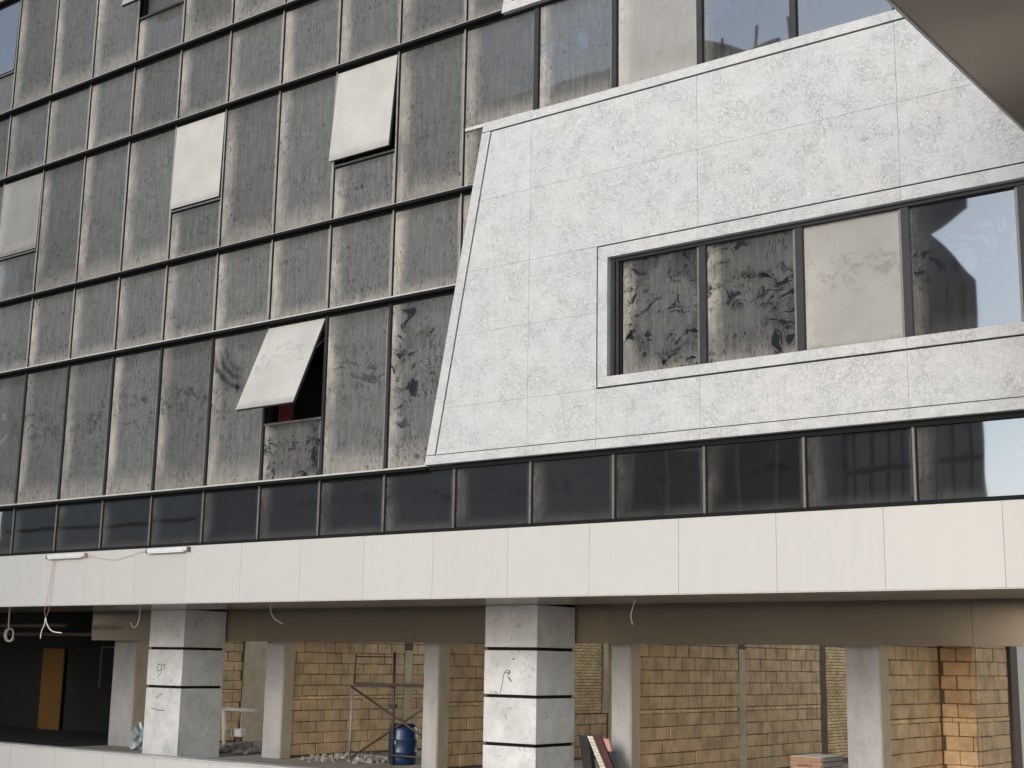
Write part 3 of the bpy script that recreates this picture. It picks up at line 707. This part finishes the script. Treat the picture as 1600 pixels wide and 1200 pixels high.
for i in range(22): box('mullion', 4.9-i*1.61-0.05, 4.9-i*1.61+0.05, -29.99, -29.90, 14.2, 28.2, M['rubber'], OB)
for i in range(22): box('mullion', 4.9-i*1.61-0.05, 4.9-i*1.61+0.05, -29.99, -29.90, 0, 4.2, M['rubber'], OB)
for z in (4.7, 6.4, 7.8, 9.6, 11.1, 12.7, 14.4): box('transom', -47, 11.7, -29.985, -29.82, z, z+0.16, M['rubber'], OB)
for z in (17.5, 19.2, 22.3, 24.0, 27.1): box('transom', -47, 4.5, -29.985, -29.82, z, z+0.16, M['rubber'], OB)
prism('stone_panel', [(-30, 4.9), (6.5, 4.9), (6.5, 13.9), (-30, 13.9)], -29.975, -29.70+0.0, M['ostone'], OB)
for x0, x1, z0, z1 in ((-3.5, 5.9, 8.0, 8.3), (-3.5, 5.9, 10.9, 11.2), (5.6, 5.9, 8.3, 10.9)):
    box('window_border', x0, x1, -29.695, -29.62, z0, z1, M['otrim'], OB)
box('window', -3.5, 5.6, -29.69, -29.66, 8.3, 10.9, M['rubber'], OB)
for i in range(5): box('window_mullion', -2.6+i*1.61, -2.45+i*1.61, -29.655, -29.63, 8.3, 10.9, M['ostone'], OB)

OB.location = Vector((27.94, 18, 2.536)) + 1.6*(OB.location-Vector((27.94, 18, 2.536))); OB.scale = (1.6, 1.6, 1.6)   # a large block, well back across the court

# ------------------------------------------------------------------ loose things
# scaffold frame
yf = 5.2
sx = thing('scaffold_frame', 'dark steel scaffold frame with crossed braces before the block wall', 'scaffold', (6.9, yf, FLOOR))
tube('upright', [(5.66, yf, FLOOR), (5.68, yf, 1.98)], 0.032, M['cap2'], sx, 10); tube('upright', [(6.94, yf, FLOOR), (6.92, yf, 2.70)], 0.036, M['steel'], sx, 10)
tube('upright', [(8.2, yf, FLOOR), (8.2, yf, 2.0)], 0.03, M['steel'], sx, 10)
tube('guard_post', [(5.70, yf+0.02, 2.0), (5.74, yf+0.02, 2.66)], 0.016, M['rust'], sx, 8); tube('guard_rail', [(5.75, yf+0.02, 2.60), (6.9, yf+0.02, 2.60)], 0.012, M['rust'], sx, 8)
box('plank', 5.85, 8.24, yf-0.12, yf+0.06, 1.975, 2.035, M['plank'], sx, 0.005); tube('ledger', [(5.62, yf, 1.95), (8.24, yf, 1.95)], 0.024, M['cap2'], sx, 8)
tube('brace', [(5.68, yf-0.05, 1.94), (8.2, yf-0.05, 0.78)], 0.026, M['rust'], sx, 8); tube('brace', [(5.72, yf+0.05, 0.42), (8.2, yf+0.05, 1.76)], 0.026, M['rust'], sx, 8)
tube('toe_ledger', [(5.66, yf, 0.52), (8.2, yf, 0.50)], 0.02, M['rust'], sx, 8)
for z in (1.55, 1.97): box('coupler', 6.85, 7.00, yf-0.06, yf+0.06, z-0.04, z+0.04, M['rust'], sx, 0.012)
tube('wing_bolt', [(6.80, yf-0.05, 1.56), (7.06, yf-0.05, 1.50)], 0.014, M['rust'], sx, 6)
# drum
DX, DY = 6.92, 5.55
dr = thing('plastic_drum', 'blue plastic drum behind the scaffold upright', 'drum', (DX, DY, FLOOR))
lathe('body', [(r*1.07, z*0.93) for r, z in [(0.24, 0.0), (0.275, 0.03), (0.285, 0.12), (0.290, 0.26), (0.294, 0.275), (0.294, 0.30), (0.290, 0.315), (0.292, 0.55), (0.297, 0.565), (0.297, 0.59), (0.292, 0.605), (0.286, 0.76), (0.262, 0.85), (0.245, 0.872)]], M['blue'], dr, (DX, DY, FLOOR+0.003))
lathe('lid', [(0.276, 0.0), (0.284, 0.012), (0.284, 0.045), (0.27, 0.055), (0.10, 0.062)], M['black'], dr, (DX, DY, FLOOR+0.816))
ribbon('lettering', [[(0, 0), (0, 0.07)], [(0, 0.06), (0.03, 0.07), (0.04, 0.0)], [(0.12, 0.06), (0.08, 0.06), (0.11, 0.03), (0.07, 0.0)]], 0.011, M['white'], dr, (DX-0.02, DY-0.325, 0.74), (1, 0, 0), (0, 0, 1), (0, -1, 0))
o = box('sack', 6.25, 6.45, DY+0.33, DY+0.62, FLOOR+0.005, 1.12, M['white'], None, 0.05); tag(o, 'pale sack standing behind the blue drum', 'sack')
# cartons on the right
for i in range(7):
    z = FLOOR+0.004+i*0.096; jx, jy = random.uniform(-0.015, 0.015), random.uniform(-0.02, 0.02)
    lab = 'topmost flat brown carton of the stack by the right grey pillar' if i == 6 else ('second flat carton from the top, with red print, by the right grey pillar' if i == 5 else ('third', 'fourth', 'fifth', 'sixth', 'seventh')[4-i] + ' flat carton from the top of the stack by the right grey pillar')
    ct = thing('carton', lab, 'carton', (16.55+jx, 5.95+jy, z), 'cartons stacked by the right pillar')
    box('box', 16.25+jx, 16.85+jx, 5.50+jy, 6.40+jy, z+0.002, z+0.084, M['card'], ct, 0.006)
    box('lid', 16.243+jx, 16.857+jx, 5.52+jy, 6.407+jy, z+0.066, z+0.092, M['cardlid'], ct, 0.004)
    box('side_sleeve', 16.851+jx, 16.856+jx, 5.54+jy, 6.38+jy, z+0.012, z+0.064, M['cardlid'], ct)
    if i in (5, 3):
        for q in range(5): box('red_print', 16.40+jx+q*0.055, 16.44+jx+q*0.055, 5.496+jy, 5.499+jy, z+0.020, z+0.052, M['red'], ct)
# leaning boards against the second column's far corner
def lean(name, label, x_top, x_bot, wid, zt, zb, y0, y1, mat):
    v0 = [(x_top, zt), (x_top+wid, zt), (x_bot+wid, zb), (x_bot, zb)]
    o = prism(name, v0, y0, y1, mat); tag(o, label, 'board', 'boards leaning at the second column'); return o
lean('board', 'black board leaning beside the second stone-clad column', 12.70, 12.86, 0.20, 1.22, FLOOR+0.005, 3.98, 4.10, M['black'])
ts = thing('tile_strip', 'narrow strip of cream tiles leaning between dark boards', 'board', (13.2, 3.95, FLOOR), 'boards leaning at the second column')
for i in range(16):
    f0, f1 = i/16+0.004, (i+1)/16-0.004; zz = lambda f: 1.22+(FLOOR+0.006-1.22)*f; xx = lambda f: 12.92+(13.40-12.92)*f
    for h in (0, 1):
        prism('tile', [(xx(f0)+0.06*h+.003, zz(f0)), (xx(f0)+0.06*h+0.057, zz(f0)), (xx(f1)+0.06*h+0.057, zz(f1)), (xx(f1)+0.06*h+.003, zz(f1))], 3.93, 3.95, M['tile'], ts)
prism('backing', [(12.92, 1.22), (13.05, 1.22), (13.53, FLOOR+.006), (13.40, FLOOR+.006)], 3.951, 3.97, M['mortar'], ts)
lean('board', 'maroon board leaning behind the cream tile strip', 13.02, 13.5, 0.16, 1.24, FLOOR+0.005, 3.975, 4.02, M['maroon'])
o = prism('board', [(13.17, 1.18), (13.33, 1.18), (13.40, 0.96), (13.27, 0.96)], 4.03, 4.06, M['pink']); tag(o, 'small pink board propped above the black one beside the second column', 'board')
lean('board', 'lower black board leaning under the pink one', 13.27, 13.56, 0.17, 0.955, FLOOR+0.005, 4.03, 4.09, M['black'])
# pipes and fittings behind the first column
o = tube('water_pipe', [(0.02, 6.5, FLOOR), (-0.08, 6.5, 1.20), (-0.06, 6.5, 1.23), (0.0, 6.5, 1.235), (1.42, 6.5, 1.235)], 0.055, M['wirew'], None, 10); tag(o, 'pale drain pipe bent at a right angle behind the first stone-clad column', 'pipe')
o = tube('riser_pipe', [(0.55, 7.6, FLOOR), (0.50, 7.6, 1.18)], 0.05, M['mortar'], None, 8); tag(o, 'thin dark riser pipe below the bent drain pipe', 'pipe')
cs = thing('cistern', 'small white cistern box behind the drain pipe', 'cistern', (0.1, 6.95, FLOOR))
box('tank', -0.18, 0.22, 6.85, 7.05, 0.54, 0.74, M['white'], cs, 0.02); box('stand', -0.10, 0.14, 6.9, 7.0, FLOOR+.005, 0.535, M['mortar'], cs, 0.01)
# rubble
import bmesh
def heap(x0, x1, yc, ys, hmax, num, smin, smax, label):
    rb = bmesh.new()
    for i in range(num):
        a, b = random.uniform(0, 1), random.gauss(0, ys)
        x = x0+a*(x1-x0); y = yc+b; h = max(0.0, hmax*(1-abs(a-0.45)*1.6)*(1-min(1, abs(b)))); s = random.uniform(smin, smax)
        m = Matrix.Translation((x, y, FLOOR+random.uniform(0.0, h)+s*0.4)) @ Matrix.Rotation(random.uniform(0, 6), 4, 'Z') @ Matrix.Rotation(random.uniform(0, 6), 4, 'X') @ Matrix.Diagonal((s*1.3, s, s*0.7, 1))
        r_ = bmesh.ops.create_icosphere(rb, subdivisions=1, radius=1.0, matrix=m)
        for v in r_['verts']: v.co += Vector((random.uniform(-1, 1), random.uniform(-1, 1), random.uniform(-1, 1)))*s*0.25
    me = bpy.data.meshes.new('mesh'); rb.to_mesh(me); rb.free()
    o = link('rubble_heap', me, M['rubble']); tag(o, label, 'rubble', kind='stuff')
heap(1.0, 2.5, 5.5, 0.3, 0.20, 60, 0.04, 0.13, 'heap of broken masonry on the floor behind the low ledge')
heap(4.3, 6.4, 5.9, 0.5, 0.10, 160, 0.02, 0.08, 'loose masonry debris strewn below the wall behind the scaffold frame')
heap(13.9, 17.6, 6.2, 0.9, 0.06, 160, 0.02, 0.08, 'loose masonry debris strewn before the long pale wall')
# crumpled sheeting at the first pillar
bb = bmesh.new(); bmesh.ops.create_icosphere(bb, subdivisions=3, radius=1.0)
rr = random.Random(3)
for v in bb.verts:
    n = v.co.normalized(); k = 1+0.22*math.sin(7*n.x+3*n.z)+0.18*math.sin(11*n.y-5*n.z)+rr.uniform(-0.07, 0.07)
    v.co = Vector((n.x*0.24*k, n.y*0.2*k, max(n.z*0.32*k*(1-0.3*abs(n.x)), -0.27)))
me = bpy.data.meshes.new('mesh'); bb.to_mesh(me); bb.free()
o = link('plastic_sheeting', me, M['bag'], None, (-0.28, 4.1, FLOOR+0.275)); tag(o, 'crumpled grey plastic sheeting beside the base of the first stone-clad column', 'sheeting')
# tube lamps on the fascia
def lamp(x0, x1, z, label, red):
    t = thing('tube_lamp', label, 'lamp', ((x0+x1)/2, -0.04, z), 'lamps fixed to the pale fascia')
    box('housing', x0, x1, -0.085, -0.004, z-0.03, z+0.045, M['flood'], t, 0.012)
    box('tube', x0+0.05, x1-0.10, -0.094, -0.02, z-0.052, z-0.031, M['white'], t, 0.006)
    box('end_cap', x1+0.001, x1+0.035, -0.09, -0.004, z-0.042, z+0.05, M['wirer'] if red else M['cap'], t, 0.008)
    box('end_cap', x0-0.035, x0-0.001, -0.09, -0.004, z-0.042, z+0.05, M['cap'], t, 0.008)
lamp(1.46, 2.78, 4.60, 'left tube lamp with red end on the pale fascia', True)
lamp(4.86, 6.10, 4.61, 'right tube lamp fixed to the pale fascia', False)
o = tube('red_wire', curve([(2.82, -0.03, 4.59), (3.2, -0.02, 4.53), (3.78, -0.012, 4.47), (4.19, -0.012, 4.53), (4.6, -0.015, 4.60), (4.83, -0.02, 4.62)]), 0.004, M['wirer'], None, 6); tag(o, 'thin red wire sagging between the two tube lamps', 'wire')
o = tube('red_wire', curve([(1.64, -0.02, 4.54), (1.58, -0.012, 4.2), (1.52, -0.012, 3.8), (1.46, -0.02, 3.45), (1.52, -0.02, 3.28)]), 0.004, M['wirer'], None, 6); tag(o, 'left of two wires hanging down the fascia from the left lamp', 'wire')
o = tube('red_wire', curve([(1.70, -0.02, 4.54), (1.66, -0.012, 4.1), (1.62, -0.012, 3.7), (1.60, -0.02, 3.45), (1.52, -0.03, 3.29)]), 0.004, M['wirer'], None, 6); tag(o, 'right of two wires hanging down the fascia from the left lamp', 'wire')
o = tube('cable_end', curve([(1.52, -0.03, 3.30), (1.50, -0.03, 3.15), (1.42, -0.03, 3.02), (1.40, -0.03, 2.86)]), 0.012, M['wirew'], None, 6); tag(o, 'straight pale cable end dangling below the fascia', 'cable')
o = tube('cable_end', curve([(1.53, -0.03, 3.30), (1.60, -0.03, 3.16), (1.80, -0.03, 3.02), (2.15, -0.03, 2.98)]), 0.012, M['wirew'], None, 6); tag(o, 'curling pale cable end dangling below the fascia', 'cable')
cir = [(-2.95+0.17*math.cos(t*0.55+1.6), 2.0+0.004*t, 2.98+0.15*math.sin(t*0.55+1.6)) for t in range(20)]
o = tube('cable_coil', curve([(-2.98, 2.0, 3.57), (-2.97, 2.0, 3.3)]+cir, 4), 0.02, M['wirew'], None, 8); tag(o, 'pale cable coil hanging from the soffit at the left edge', 'cable')
o = tube('cable_hook', curve([(2.02, 2.25, 3.57), (2.0, 2.25, 3.33), (1.93, 2.25, 3.20), (1.80, 2.25, 3.17), (1.72, 2.25, 3.27)]), 0.014, M['wirew'], None, 8); o.location.x -= 0.25; tag(o, 'hooked pale cable hanging beside the first stone-clad column', 'cable')
o = tube('loose_wire', curve([(6.86, 1.5, 3.57), (6.90, 1.5, 3.42), (7.02, 1.5, 3.30), (7.25, 1.5, 3.20)]), 0.010, M['wirew'], None, 6); tag(o, 'short wire poking from the soffit right of the first column', 'wire')
o = tube('loose_wire', curve([(15.53, 1.5, 3.57), (15.48, 1.5, 3.45), (15.44, 1.5, 3.32), (15.47, 1.5, 3.17)]), 0.008, M['wirew'], None, 6); tag(o, 'thin wire hanging from the soffit right of the second column', 'wire')
